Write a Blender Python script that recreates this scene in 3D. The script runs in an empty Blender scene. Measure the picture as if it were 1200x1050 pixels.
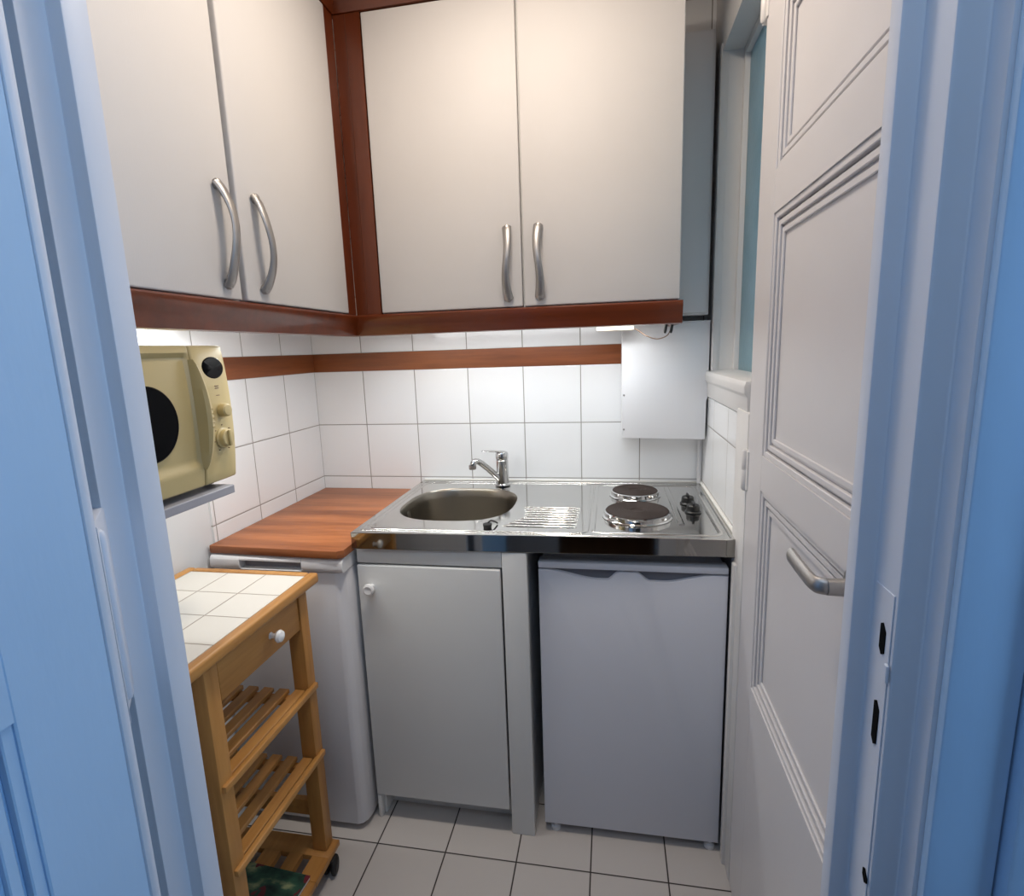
import bpy, bmesh, math, random
from mathutils import Vector, Matrix
random.seed(4)
SC = bpy.context.scene
COL = SC.collection
PI = math.pi

# ------------------------------------------------------------------ materials
def new_mat(name):
    m = bpy.data.materials.new(name); m.use_nodes = True
    nt = m.node_tree
    return m, nt, nt.nodes['Principled BSDF']

def s2l(c):
    return tuple(((x/255)/12.92 if x/255 <= .04045 else ((x/255+.055)/1.055)**2.4) for x in c) + (1,)

def objcoord(nt):
    tc = nt.nodes.new('ShaderNodeTexCoord')
    return tc.outputs['Object']

def math_n(nt, op, a, b=None, c=None):
    n = nt.nodes.new('ShaderNodeMath'); n.operation = op
    for i, v in enumerate((a, b, c)):
        if v is None: continue
        if isinstance(v, (int, float)): n.inputs[i].default_value = v
        else: nt.links.new(v, n.inputs[i])
    return n.outputs[0]

def bump(nt, bs, height, strength=.2, dist=.002):
    b = nt.nodes.new('ShaderNodeBump'); b.inputs['Strength'].default_value = strength
    b.inputs['Distance'].default_value = dist
    nt.links.new(height, b.inputs['Height']); nt.links.new(b.outputs['Normal'], bs.inputs['Normal'])

def noise(nt, scale, detail=3, vec=None, stretch=None):
    co = vec or objcoord(nt)
    if stretch:
        mp = nt.nodes.new('ShaderNodeMapping'); mp.inputs['Scale'].default_value = stretch
        nt.links.new(co, mp.inputs['Vector']); co = mp.outputs['Vector']
    n = nt.nodes.new('ShaderNodeTexNoise'); n.inputs['Scale'].default_value = scale
    n.inputs['Detail'].default_value = detail
    nt.links.new(co, n.inputs['Vector'])
    return n.outputs['Fac']

def ramp(nt, fac, stops):
    r = nt.nodes.new('ShaderNodeValToRGB')
    el = r.color_ramp.elements
    while len(el) < len(stops): el.new(.5)
    for e, (p, c) in zip(el, stops): e.position = p; e.color = c
    nt.links.new(fac, r.inputs['Fac'])
    return r.outputs['Color']

def paint(name, rgb, rough=.45, var=.03, bumps=.15, bscale=60, spec=.5, stretch=None):
    m, nt, bs = new_mat(name)
    c = s2l(rgb)
    f = noise(nt, 5, 4)
    lo = tuple(x*(1-var) for x in c[:3])+(1,); hi = tuple(min(1, x*(1+var)) for x in c[:3])+(1,)
    nt.links.new(ramp(nt, f, [(.3, lo), (.7, hi)]), bs.inputs['Base Color'])
    bs.inputs['Roughness'].default_value = rough
    bs.inputs['Specular IOR Level'].default_value = spec
    if bumps: bump(nt, bs, noise(nt, bscale, 3, stretch=stretch), bumps, .001)
    return m

def wood(name, dark, light, axis='Y', rough=.4, scale=14, contrast=(.3, .7), coat=0):
    m, nt, bs = new_mat(name)
    st = {'X': (.12, 1.6, 1.6), 'Y': (1.6, .12, 1.6), 'Z': (1.6, 1.6, .12)}[axis]
    f = noise(nt, scale, 6, stretch=st)
    f2 = noise(nt, scale*6, 3, stretch=st)
    mix = math_n(nt, 'ADD', math_n(nt, 'MULTIPLY', f, .7), math_n(nt, 'MULTIPLY', f2, .3))
    nt.links.new(ramp(nt, mix, [(contrast[0], s2l(dark)), (contrast[1], s2l(light))]), bs.inputs['Base Color'])
    bs.inputs['Roughness'].default_value = rough
    bs.inputs['Coat Weight'].default_value = coat
    bump(nt, bs, f2, .08, .001)
    return m

def tiles(name, axes, offs, period, tile, grout, gw=.0013, rough=.12, frieze=False, varamt=.03, wav=.12):
    """square tiles with joints; axes e.g. (0,2)"""
    m, nt, bs = new_mat(name)
    co = objcoord(nt)
    sp = nt.nodes.new('ShaderNodeSeparateXYZ'); nt.links.new(co, sp.inputs[0])
    ds = []; cells = []
    for a, o in zip(axes, offs):
        v = sp.outputs[a]
        if a == 2 and frieze:
            v = math_n(nt, 'SUBTRACT', v, math_n(nt, 'MULTIPLY', math_n(nt, 'GREATER_THAN', v, 1.343), .064))
        t = math_n(nt, 'DIVIDE', math_n(nt, 'SUBTRACT', v, o), period)
        fl = math_n(nt, 'FLOOR', t); cells.append(fl)
        fr = math_n(nt, 'SUBTRACT', t, fl)
        d = math_n(nt, 'MULTIPLY', math_n(nt, 'MINIMUM', fr, math_n(nt, 'SUBTRACT', 1, fr)), period)
        ds.append(d)
    d = math_n(nt, 'MINIMUM', ds[0], ds[1])
    mr = nt.nodes.new('ShaderNodeMapRange'); mr.interpolation_type = 'SMOOTHSTEP'
    mr.inputs['From Min'].default_value = gw*.8; mr.inputs['From Max'].default_value = gw*1.6
    nt.links.new(d, mr.inputs['Value'])
    mask = mr.outputs[0]
    # per tile tone
    cb = nt.nodes.new('ShaderNodeCombineXYZ'); nt.links.new(cells[0], cb.inputs[0]); nt.links.new(cells[1], cb.inputs[1])
    wn = nt.nodes.new('ShaderNodeTexWhiteNoise'); nt.links.new(cb.outputs[0], wn.inputs['Vector'])
    c = s2l(tile)
    tcol = ramp(nt, wn.outputs['Value'], [(0, tuple(x*(1-varamt) for x in c[:3])+(1,)), (1, c)])
    mx = nt.nodes.new('ShaderNodeMix'); mx.data_type = 'RGBA'
    nt.links.new(mask, mx.inputs[0]); mx.inputs[6].default_value = s2l(grout); nt.links.new(tcol, mx.inputs[7])
    nt.links.new(mx.outputs[2], bs.inputs['Base Color'])
    nt.links.new(math_n(nt, 'SUBTRACT', .85, math_n(nt, 'MULTIPLY', mask, .85-rough)), bs.inputs['Roughness'])
    # joint groove + slightly pillowed and tilted tile faces
    mr2 = nt.nodes.new('ShaderNodeMapRange'); mr2.interpolation_type = 'SMOOTHSTEP'
    mr2.inputs['From Min'].default_value = gw*.5; mr2.inputs['From Max'].default_value = gw*3.2
    nt.links.new(d, mr2.inputs['Value'])
    h = math_n(nt, 'ADD', mr2.outputs[0], math_n(nt, 'MULTIPLY', noise(nt, 9, 2), wav*4))
    bump(nt, bs, h, .5, .0012)
    return m

def metal(name, rgb, rough=.15, wav=0, wscale=6, aniso=0, stretch=None):
    m, nt, bs = new_mat(name)
    bs.inputs['Base Color'].default_value = s2l(rgb); bs.inputs['Metallic'].default_value = 1
    f = noise(nt, 40, 3)
    mr = nt.nodes.new('ShaderNodeMapRange'); mr.inputs['To Min'].default_value = rough*.8; mr.inputs['To Max'].default_value = rough*1.25
    nt.links.new(f, mr.inputs['Value']); nt.links.new(mr.outputs[0], bs.inputs['Roughness'])
    if wav: bump(nt, bs, noise(nt, wscale, 2, stretch=stretch), wav, .01)
    return m

def plain(name, rgb, rough=.4, metallic=0, emis=None, estr=0, trans=0, spec=.5):
    m, nt, bs = new_mat(name)
    f = noise(nt, 12, 2); c = s2l(rgb)
    nt.links.new(ramp(nt, f, [(.3, tuple(x*.97 for x in c[:3])+(1,)), (.7, c)]), bs.inputs['Base Color'])
    bs.inputs['Roughness'].default_value = rough; bs.inputs['Metallic'].default_value = metallic
    bs.inputs['Specular IOR Level'].default_value = spec
    if trans: bs.inputs['Transmission Weight'].default_value = trans
    if emis: bs.inputs['Emission Color'].default_value = s2l(emis); bs.inputs['Emission Strength'].default_value = estr
    return m

Z1 = .911
M = {}
M['wall_white'] = paint('wall_white', (226, 226, 226), .55, .02, .25, 35)
M['tile_back'] = tiles('tile_back', (0, 2), (0, Z1), .2, (243, 244, 245), (150, 146, 140), frieze=True)
M['tile_side'] = tiles('tile_side', (1, 2), (0, Z1), .2, (243, 244, 245), (150, 146, 140), frieze=True)
M['tile_floor'] = tiles('tile_floor', (0, 1), (.4476, -.6716), .2, (196, 190, 186), (52, 46, 44), gw=.0016, rough=.35, varamt=.06, wav=.1)
M['cab_white'] = paint('cab_white', (216, 213, 211), .6, .015, .12, 90, spec=.25, stretch=(6, 6, .5))
M['cab_low'] = paint('cab_low', (222, 222, 220), .45, .015, .06, 60)
M['mahogany'] = wood('mahogany', (82, 33, 9), (114, 50, 16), 'X', .32, 10, coat=.3)
M['mahogany_z'] = wood('mahogany_z', (82, 33, 9), (114, 50, 16), 'Z', .32, 10, coat=.3)
M['frieze'] = wood('frieze', (108, 56, 26), (150, 84, 42), 'X', .35, 14, coat=.1)
M['frieze_y'] = wood('frieze_y', (108, 56, 26), (150, 84, 42), 'Y', .35, 14, coat=.1)
M['board'] = wood('board', (128, 72, 40), (184, 114, 68), 'X', .42, 12, (.35, .65))
M['pine'] = wood('pine', (158, 106, 50), (204, 150, 84), 'Z', .4, 9)
M['pine_y'] = wood('pine_y', (158, 106, 50), (204, 150, 84), 'Y', .4, 9)
M['pine_tile'] = tiles('trolley_tile', (0, 1), (.357-.0001, -.745+.0005), .1068, (224, 220, 211), (150, 140, 128), gw=.0011, rough=.15)
M['steel'] = metal('steel', (202, 201, 198), .09, .10, 5)
M['steel_lip'] = metal('steel_lip', (158, 155, 150), .05, .004, 3)
M['steel_brush'] = metal('steel_brush', (150, 144, 134), .3)
M['chrome'] = metal('chrome', (205, 205, 205), .07)
M['nickel'] = metal('nickel', (172, 169, 167), .42)
M['alu'] = metal('alu', (180, 178, 175), .3)
M['hotplate'] = plain('hotplate', (52, 42, 38), .6, spec=.25)
M['black'] = plain('black_plastic', (14, 14, 15), .35)
M['blackmatte'] = plain('black_void', (10, 10, 10), .9, spec=.1)
M['beige'] = paint('beige_plastic', (190, 172, 124), .38, .02, .05, 200)
M['beige_d'] = paint('beige_plastic_dark', (178, 158, 108), .38, .02, .05, 200)
M['mwin'] = plain('microwave_window', (4, 4, 8), .3, spec=.06)
M['lid_white'] = paint('lid_white', (236, 236, 238), .3, .01, .03, 100)
M['white_pl'] = paint('white_plastic', (222, 222, 224), .35, .01, .03, 100)
M['fridge'] = paint('fridge_white', (216, 218, 226), .4, .01, .2, 300)
M['washer'] = paint('washer_enamel', (224, 224, 228), .35, .01, .1, 200)
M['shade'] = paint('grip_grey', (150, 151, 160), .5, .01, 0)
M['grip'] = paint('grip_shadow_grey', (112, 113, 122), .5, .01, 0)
M['porcelain'] = plain('porcelain', (240, 240, 240), .15)
M['door_white'] = paint('door_white', (212, 209, 210), .4, .012, .3, 22, stretch=(1, 1, .4))
M['frame_white'] = paint('frame_white', (218, 216, 214), .4, .012, .3, 30, stretch=(1, 1, .4))
M['hall_daylit'] = paint('hall_white_daylight_tint', (172, 202, 232), .5, .03, .5, 60, stretch=(1, 1, .25))  # white paint; the blue cast of daylight is put into the colour
M['jamb'] = paint('jamb_paint', (208, 213, 224), .45, .02, .4, 40, stretch=(1, 1, .3))
M['hall_wall'] = paint('hall_wall', (150, 152, 158), .7, .03, .2, 40)
M['hall_floor'] = wood('hall_floor', (60, 40, 26), (92, 62, 40), 'Y', .5, 8)
M['ceiling'] = paint('ceiling_paint', (226, 218, 210), .8, .02, .2, 40)
M['rubber'] = plain('rubber', (16, 16, 17), .6)
M['beige_fix'] = plain('beige_fixture', (214, 204, 184), .4)
M['wire'] = plain('wire_brown', (120, 92, 72), .5)
M['tube'] = plain('lit_tube', (255, 250, 245), .5, emis=(250, 252, 255), estr=9)
M['lamp'] = plain('lamp_glass', (255, 235, 210), .5, emis=(255, 236, 220), estr=7)
M['silicone'] = plain('silicone', (236, 234, 228), .3)

# frosted glass of the side window
def glass_mat():
    m, nt, bs = new_mat('frosted_glass')
    nt.links.new(ramp(nt, noise(nt, 7, 4), [(.3, s2l((170, 206, 214))), (.7, s2l((200, 226, 232)))]), bs.inputs['Base Color'])
    bs.inputs['Roughness'].default_value = .45
    bs.inputs['Transmission Weight'].default_value = .7
    bump(nt, bs, noise(nt, 60, 3), .6, .002)
    return m
M['frost'] = glass_mat()
def pane_mat():
    m, nt, bs = new_mat('clear_pane')
    bs.inputs['Base Color'].default_value = (.9, .95, 1, 1); bs.inputs['Roughness'].default_value = .02
    bs.inputs['Transmission Weight'].default_value = 1
    return m
M['pane'] = pane_mat()
def booklet_mat():
    m, nt, bs = new_mat('booklet_cover')
    f = noise(nt, 16, 5, stretch=(1, 1.8, 1))
    c1 = ramp(nt, f, [(.3, s2l((18, 44, 44))), (.5, s2l((52, 92, 74))), (.62, s2l((150, 160, 120))), (.75, s2l((40, 80, 78)))])
    f2 = noise(nt, 11, 2, stretch=(2, 1, 1))
    k = math_n(nt, 'GREATER_THAN', f2, .62)
    mx = nt.nodes.new('ShaderNodeMix'); mx.data_type = 'RGBA'
    nt.links.new(k, mx.inputs[0]); nt.links.new(c1, mx.inputs[6]); mx.inputs[7].default_value = s2l((112, 40, 52))
    nt.links.new(mx.outputs[2], bs.inputs['Base Color']); bs.inputs['Roughness'].default_value = .3
    return m
M['booklet'] = booklet_mat()

# ------------------------------------------------------------------ mesh helpers
def box(bm, x0, x1, y0, y1, z0, z1, bev=0, seg=2):
    x0, x1 = sorted((x0, x1)); y0, y1 = sorted((y0, y1)); z0, z1 = sorted((z0, z1))
    vs = [bm.verts.new(v) for v in ((x0,y0,z0),(x1,y0,z0),(x1,y1,z0),(x0,y1,z0),(x0,y0,z1),(x1,y0,z1),(x1,y1,z1),(x0,y1,z1))]
    fs = [bm.faces.new([vs[i] for i in f]) for f in ((0,3,2,1),(4,5,6,7),(0,1,5,4),(1,2,6,5),(2,3,7,6),(3,0,4,7))]
    if bev:
        es = list({e for f in fs for e in f.edges})
        bmesh.ops.bevel(bm, geom=es, offset=bev, segments=seg, profile=.5, affect='EDGES')
    return bm

def prism(bm, pts, axis, a, b, bev=0, seg=2, which='all'):
    """pts 2D outline extruded along axis (0,1,2) from a to b"""
    def P(p, t):
        if axis == 2: return (p[0], p[1], t)
        if axis == 1: return (p[0], t, p[1])
        return (t, p[0], p[1])
    v0 = [bm.verts.new(P(p, a)) for p in pts]; v1 = [bm.verts.new(P(p, b)) for p in pts]
    n = len(pts); fs = [bm.faces.new(v0), bm.faces.new(v1[::-1])]
    for i in range(n):
        j = (i+1) % n; fs.append(bm.faces.new((v0[i], v0[j], v1[j], v1[i])))
    bmesh.ops.recalc_face_normals(bm, faces=fs)
    if bev:
        es = {e for f in fs for e in f.edges}
        if which == 'caps': es = {e for f in fs[:2] for e in f.edges}
        bmesh.ops.bevel(bm, geom=list(es), offset=bev, segments=seg, profile=.5, affect='EDGES')
    return bm

def rot_to(d):
    return Vector(d).normalized().to_track_quat('Z', 'Y').to_matrix()

def lathe(bm, prof, c=(0,0,0), d=(0,0,1), n=32, sx=1, sy=1):
    """prof list of (r, h) revolved round direction d from c"""
    R = rot_to(d); c = Vector(c); rings = []
    for r, h in prof:
        if r < 1e-6: rings.append([bm.verts.new(c+R@Vector((0,0,h)))])
        else: rings.append([bm.verts.new(c+R@Vector((r*sx*math.cos(2*PI*k/n), r*sy*math.sin(2*PI*k/n), h))) for k in range(n)])
    fs = []
    for A, B in zip(rings, rings[1:]):
        for k in range(n):
            l = (k+1) % n
            if len(A) == 1 and len(B) == 1: continue
            if len(A) == 1: fs.append(bm.faces.new((A[0], B[k], B[l])))
            elif len(B) == 1: fs.append(bm.faces.new((A[k], A[l], B[0])))
            else: fs.append(bm.faces.new((A[k], A[l], B[l], B[k])))
    for ring in (rings[0], rings[-1]):
        if len(ring) > 1:
            try: fs.append(bm.faces.new(ring))
            except ValueError: pass
    bmesh.ops.recalc_face_normals(bm, faces=fs)
    return bm

def sweep(bm, path, sect, up=(0,0,1), cap=True):
    """sect(i,t) -> (halfwidth, halfthick) ellipse section along path"""
    n = 14; rings = []; up = Vector(up); L = len(path)
    path = [Vector(p) for p in path]
    for i, p in enumerate(path):
        t = (path[min(i+1, L-1)]-path[max(i-1, 0)]).normalized()
        s = t.cross(up)
        if s.length < 1e-4: s = t.cross(Vector((1, 0, 0)))
        s.normalize(); u = s.cross(t).normalized()
        w, h = sect(i/(L-1))
        rings.append([bm.verts.new(p+s*w*math.cos(2*PI*k/n)+u*h*math.sin(2*PI*k/n)) for k in range(n)])
    fs = []
    for A, B in zip(rings, rings[1:]):
        for k in range(n): fs.append(bm.faces.new((A[k], A[(k+1)%n], B[(k+1)%n], B[k])))
    if cap: fs.append(bm.faces.new(rings[0])); fs.append(bm.faces.new(rings[-1]))
    bmesh.ops.recalc_face_normals(bm, faces=fs)
    return bm

def tube(bm, path, r): return sweep(bm, path, lambda t: (r, r))

def smooth_path(pts, k=6):
    P = [Vector(p) for p in pts]; out = []
    for i in range(len(P)-1):
        p0 = P[max(i-1, 0)]; p1 = P[i]; p2 = P[i+1]; p3 = P[min(i+2, len(P)-1)]
        for j in range(k):
            t = j/k
            out.append(.5*((2*p1)+(-p0+p2)*t+(2*p0-5*p1+4*p2-p3)*t*t+(-p0+3*p1-3*p2+p3)*t**3))
    out.append(P[-1]); return out

def BM(): return bmesh.new()

def obj(name, bm, m, parent=None, smooth=True):
    me = bpy.data.meshes.new(name)
    bmesh.ops.recalc_face_normals(bm, faces=bm.faces[:])
    bm.to_mesh(me); bm.free()
    ms = m if isinstance(m, (list, tuple)) else [m]
    for x in ms: me.materials.append(M[x] if isinstance(x, str) else x)
    if smooth:
        for p in me.polygons: p.use_smooth = True
        me.set_sharp_from_angle(angle=math.radians(34))
    o = bpy.data.objects.new(name, me); COL.objects.link(o)
    if parent is not None:
        o.parent = parent
        # parts are modelled in world space: keep them there
        o.matrix_parent_inverse = Matrix.Translation(-Vector(parent_world(parent)))
    return o

def parent_world(p):
    v = Vector((0, 0, 0))
    if p.type == 'EMPTY': v = Vector(p.location)
    return v

def thing(name, label, cat, loc=(0,0,0), group=None):
    o = bpy.data.objects.new(name, None); COL.objects.link(o); o.location = loc
    o.empty_display_size = .05
    o['label'] = label; o['category'] = cat
    if group: o['group'] = group
    return o

def tag(o, label, cat, group=None):
    o['label'] = label; o['category'] = cat
    if group: o['group'] = group
    return o

def struct(name, bm, m, parent=None, smooth=True):
    o = obj(name, bm, m, parent, smooth)
    if parent is None: o['kind'] = 'structure'
    return o

# ------------------------------------------------------------------ room shell
ZC = 2.5
FY0, FY1 = -1.433, -1.34      # doorway wall: hall face, kitchen face
RX = 1.412                    # face of the right wall
# floors
b = BM(); box(b, -.1, 1.6, FY0, .1, -.05, 0); struct('floor', b, 'tile_floor', smooth=False)
b = BM(); box(b, -1.0, 2.6, -4.4, FY0, -.05, 0); struct('floor', b, 'hall_floor', smooth=False)
b = BM(); box(b, -1.0, 2.6, -4.4, .1, ZC, ZC+.05); struct('ceiling', b, 'ceiling', smooth=False)
# back wall, tiled
b = BM(); box(b, -.1, 1.6, 0, .1, 0, ZC); struct('wall_back', b, 'tile_back', smooth=False)
# left wall: plain wall, with a raised L of tiling
b = BM(); box(b, -.1, 0, FY1, 0, 0, ZC)
nf = len(b.faces)
prism(b, [(0, 0), (0, 2.3), (-1.339, 2.3), (-1.339, 1.095), (-.612, 1.095), (-.612, 0)], 0, 0, .006)
b.faces.ensure_lookup_table()
for f in b.faces[nf:]: f.material_index = 1
struct('wall_left', b, ['wall_white', 'tile_side'], smooth=False)
# right wall: with window opening and door opening
WY0, WY1, WZ0, WZ1 = -.125, -.60, 1.275, 2.17
b = BM()
box(b, RX, 1.6, WY0, 0, 0, ZC)                 # behind the duct panel
box(b, RX, 1.6, WY1, WY0, 0, WZ0)
box(b, RX, 1.6, WY1, WY0, WZ1, ZC)
box(b, RX, 1.6, -.66, WY1, 0, ZC)
box(b, RX, 1.6, -1.322, -.66, 2.06, ZC)
box(b, RX, 1.6, FY1, -1.322, 0, ZC)
b.faces.ensure_lookup_table(); nf = len(b.faces)
box(b, RX-.006, RX, -.53, -.001, .0, 1.20)     # tiled strip over the worktop
b.faces.ensure_lookup_table()
for f in b.faces[nf:]: f.material_index = 1
struct('wall_right', b, ['frame_white', 'tile_side'], smooth=False)

# wall with the doorway, rebated jambs
b = BM()
prism(b, [(-.999, FY1), (.562, FY1), (.562, -1.372), (.543, -1.372), (.543, -1.405), (.520, -1.405), (.520, FY0), (-.999, FY0)], 2, 0, 2.12, .0022, 2)
b.faces.ensure_lookup_table(); nf = len(b.faces)
b2 = prism(b, [(1.331, FY1), (1.331, -1.361), (1.349, -1.361), (1.349, -1.404), (1.373, -1.404), (1.373, -1.426), (2.599, -1.426), (2.599, FY1)], 2, 0, 2.12, .0025, 2)
box(b, -.999, 2.599, FY0, FY1, 2.121, ZC)
struct('wall_front', b, 'jamb')
# hall side casing, right of the doorway
b = BM(); box(b, 1.3765, 1.430, FY0-.003, -1.4262, 0, 2.2, .002)
struct('trim_1', b, 'hall_daylit')
b = BM(); box(b, 1.432, 1.56, FY0-.014, -1.4262, 0, 2.2, .004)
struct('trim_2', b, 'hall_daylit')
# hall shell
b = BM(); box(b, -1.1, -1.0, -4.4, FY0, 0, ZC); struct('wall_hall_left', b, 'hall_wall', smooth=False)
HW = (-2.35, -1.62, 1.0, 2.2)   # hall window y0,y1,z0,z1
b = BM()
box(b, 2.6, 2.7, -4.4, HW[0], 0, ZC); box(b, 2.6, 2.7, HW[1], FY1, 0, ZC)
box(b, 2.6, 2.7, HW[0], HW[1], 0, HW[2]); box(b, 2.6, 2.7, HW[0], HW[1], HW[3], ZC)
struct('wall_hall_right', b, 'hall_wall', smooth=False)
b = BM()
box(b, -1.0, .88, -2.75, -2.65, 0, ZC); box(b, 1.50, 2.6, -2.75, -2.65, 0, ZC); box(b, .88, 1.50, -2.75, -2.65, 2.05, ZC)  # doorway gap added so the steel lip mirrors darkness behind it
struct('wall_hall_back', b, 'hall_wall', smooth=False)
b = BM(); box(b, -1.0, 2.6, -4.5, -4.4, 0, ZC); struct('wall_added_dark', b, 'blackmatte', smooth=False)  # unseen black wall, added for the dark reflection in the steel lip
# hall window frame + pane
b = BM()
for (y0, y1, z0, z1) in ((HW[0], HW[0]+.05, HW[2], HW[3]), (HW[1]-.05, HW[1], HW[2], HW[3]), (HW[0]+.05, HW[1]-.05, HW[2], HW[2]+.05), (HW[0]+.05, HW[1]-.05, HW[3]-.05, HW[3]), ((HW[0]+HW[1])/2-.02, (HW[0]+HW[1])/2+.02, HW[2]+.05, HW[3]-.05)):
    box(b, 2.62, 2.67, y0, y1, z0, z1)
wf = struct('window_2', b, 'frame_white')
b = BM(); box(b, 2.643, 2.647, HW[0]+.05, HW[1]-.05, HW[2]+.05, HW[3]-.05); obj('pane', b, 'pane', wf)

# wooden frieze strips in the tiling
b = BM(); box(b, .0065, 1.405, -.0035, -.0002, 1.3105, 1.3755, .0006, 1); struct('trim_3', b, 'frieze')
b = BM(); box(b, .0062, .0095, -1.338, -.004, 1.3105, 1.3755, .0006, 1); struct('trim_4', b, 'frieze_y')

# side window: frame, frosted pane, sill
GX = 1.482
b = BM()
box(b, RX-.004, RX+.018, WY0-.001, WY0+.022, WZ0+.01, WZ1+.02, .003)    # architrave bead on the far side
box(b, GX-.014, GX+.02, WY0-.018, WY0-.001, WZ0, WZ1, .002)
box(b, GX-.014, GX+.02, WY1+.001, WY0-.018, WZ1-.02, WZ1, .002)
box(b, GX-.014, GX+.02, WY1+.001, WY0-.018, WZ0, WZ0+.012, .002)
w1 = struct('window_1', b, 'frame_white')
b = BM(); box(b, GX, GX+.005, WY1+.001, WY0-.018, WZ0+.012, WZ1-.02); obj('pane', b, 'frost', w1)
b = BM()
prism(b, [(RX+.06, WZ0+.014), (RX-.016, WZ0+.008), (RX-.019, WZ0-.003), (RX-.018, WZ0-.02), (RX-.012, WZ0-.028), (RX-.010, 1.203), (RX+.0, 1.203), (RX+.0, WZ0-.01), (RX+.06, WZ0-.01)], 1, -.618, WY0+.03, .002, 2)
obj('window_sill', b, 'frame_white', w1)

# frame post of the side door, with small plinth
b = BM()
box(b, RX-.014, RX, -.645, -.532, 0, 1.215, .004)
box(b, RX-.022, RX-.0, -.60, -.575, 0, .845, .004)
box(b, RX-.018, RX, -1.338, -1.320, 0, 2.1, .003)
box(b, RX-.014, RX, -1.320, -.655, 2.045, 2.11, .004)
struct('trim_5', b, 'frame_white')

# panelled door builder (leaf in the plane x = face, panel steps on the face side)
def panel_door(root_name, face, back, y_hi, y_lo, z0, z1, panels, stile, m, sgn, stile_hi=None):
    """face: x of the visible face; recessed panels with three steps; sgn=-1 if face looks to -x"""
    b = BM()
    th = abs(back-face)
    # core
    rec = .012
    xf = face; xr = face - sgn*rec   # recessed plane
    box(b, min(xr, back), max(xr, back), y_lo, y_hi, z0, z1)
    # stiles and rails on top of the core
    sh = stile_hi or stile
    ys = [(y_lo, y_lo+stile), (y_hi-sh, y_hi)]
    for a, c in ys: box(b, min(xf, xr), max(xf, xr), a, c, z0, z1, .0015, 1)
    edges = [z0]+[v for p in panels for v in p]+[z1]
    for k in range(0, len(edges), 2):
        box(b, min(xf, xr), max(xf, xr), y_lo+stile, y_hi-sh, edges[k], edges[k+1])
    # stepped mouldings inside each panel
    for (pz0, pz1) in panels:
        Y0, Y1 = y_lo+stile, y_hi-sh
        for st, (ins, w, hgt) in enumerate(((0, .011, .0095), (.016, .010, .0068), (.031, .010, .0042))):
            xa = xr; xb = xr+sgn*hgt
            x0, x1 = min(xa, xb), max(xa, xb)
            a0, a1, c0, c1 = Y0+ins, Y1-ins, pz0+ins, pz1-ins
            box(b, x0, x1, a0, a0+w, c0, c1, .0012, 1); box(b, x0, x1, a1-w, a1, c0, c1, .0012, 1)
            box(b, x0, x1, a0+w, a1-w, c0, c0+w, .0012, 1); box(b, x0, x1, a0+w, a1-w, c1-w, c1, .0012, 1)
    return struct(root_name, b, m)

DX = 1.398
side_door = panel_door('door_1', DX, DX+.038, -.655, -1.318, .012, 2.04, [(.18, .60), (.635, 1.075), (1.145, 1.60), (1.675, 1.955)][1:], .112, 'door_white', -1)
# lever handle of the side door
b = BM()
hy, hz = -1.206, 1.066
lathe(b, [(.0, 0), (.024, 0), (.024, .004), (.011, .007), (.0105, .032), (0, .032)], (DX, hy, hz), (-1, 0, 0), 24)
pth = smooth_path([(DX-.024, hy, hz), (DX-.036, hy+.002, hz), (DX-.043, hy+.012, hz), (DX-.044, hy+.05, hz+.001), (DX-.043, hy+.100, hz+.002)], 6)
sweep(b, pth, lambda t: (.0065, .0105+.001*t))
obj('door_handle', b, 'nickel', side_door)
for zz in (1.09, 2.02):
    b = BM()
    lathe(b, [(0, 0), (.006, .002), (.0085, .006), (.0085, .046), (.0075, .048), (.0085, .05), (.0085, .090), (.006, .094), (0, .096)], (DX-.002, -.648, zz-.048), (0, 0, 1), 16)
    box(b, DX-.003, DX+.012, -.668, -.632, zz-.044, zz+.044, .001, 1)
    obj('hinge', b, 'frame_white', side_door)

# hall door swung open on the left
hall_door = panel_door('door_2', .602, .566, -1.4772, -2.20, .012, 2.05, [(.62, 1.072), (1.145, 1.60), (1.675, 1.955)], .102, 'hall_daylit', 1, .0905)
b = BM(); box(b, .567, .6035, -1.477, -1.4655, .012, 2.05, .004, 2); obj('door_edge', b, 'jamb', hall_door)
b = BM(); prism(b, [(.541, -1.398), (.5452, -1.4065), (.566, -1.429), (.588, -1.4560), (.6030, -1.4654), (.575, -1.4654), (.53, -1.405)], 2, .992, 1.212, .002, 2)
lathe(b, [(0, 0), (.004, .003), (.0055, .008), (.0055, .190), (.004, .196), (0, .20)], (.573, -1.438, 1.0), (0, 0, 1), 14)
obj('hinge', b, 'jamb', hall_door)

# keep plate and old mortices on the right jamb
t = thing('strike_plate', 'painted-over metal keep with dark slots on the right doorway jamb', 'strike plate', (1.349, -1.386, .80))
b = BM(); box(b, 1.3478, 1.3489, -1.4005, -1.3665, .80, 1.145, .0004, 1); obj('plate', b, 'jamb', t)
for yc, za, zb in ((-1.388, 1.082, 1.113), (-1.389, .990, 1.035), (-1.397, .842, .857)):
    b = BM(); prism(b, [(yc-.0045, za+.003), (yc, za), (yc+.0045, za+.006), (yc+.0045, zb-.002), (yc+.001, zb), (yc-.0045, zb-.007)], 0, 1.3468, 1.3479)
    obj('keep_slot', b, 'blackmatte', t)
b = BM(); box(b, 1.345, 1.3479, -1.4045, -1.3985, 1.062, 1.080, .001, 1); obj('latch_tongue', b, 'jamb', t)

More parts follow.
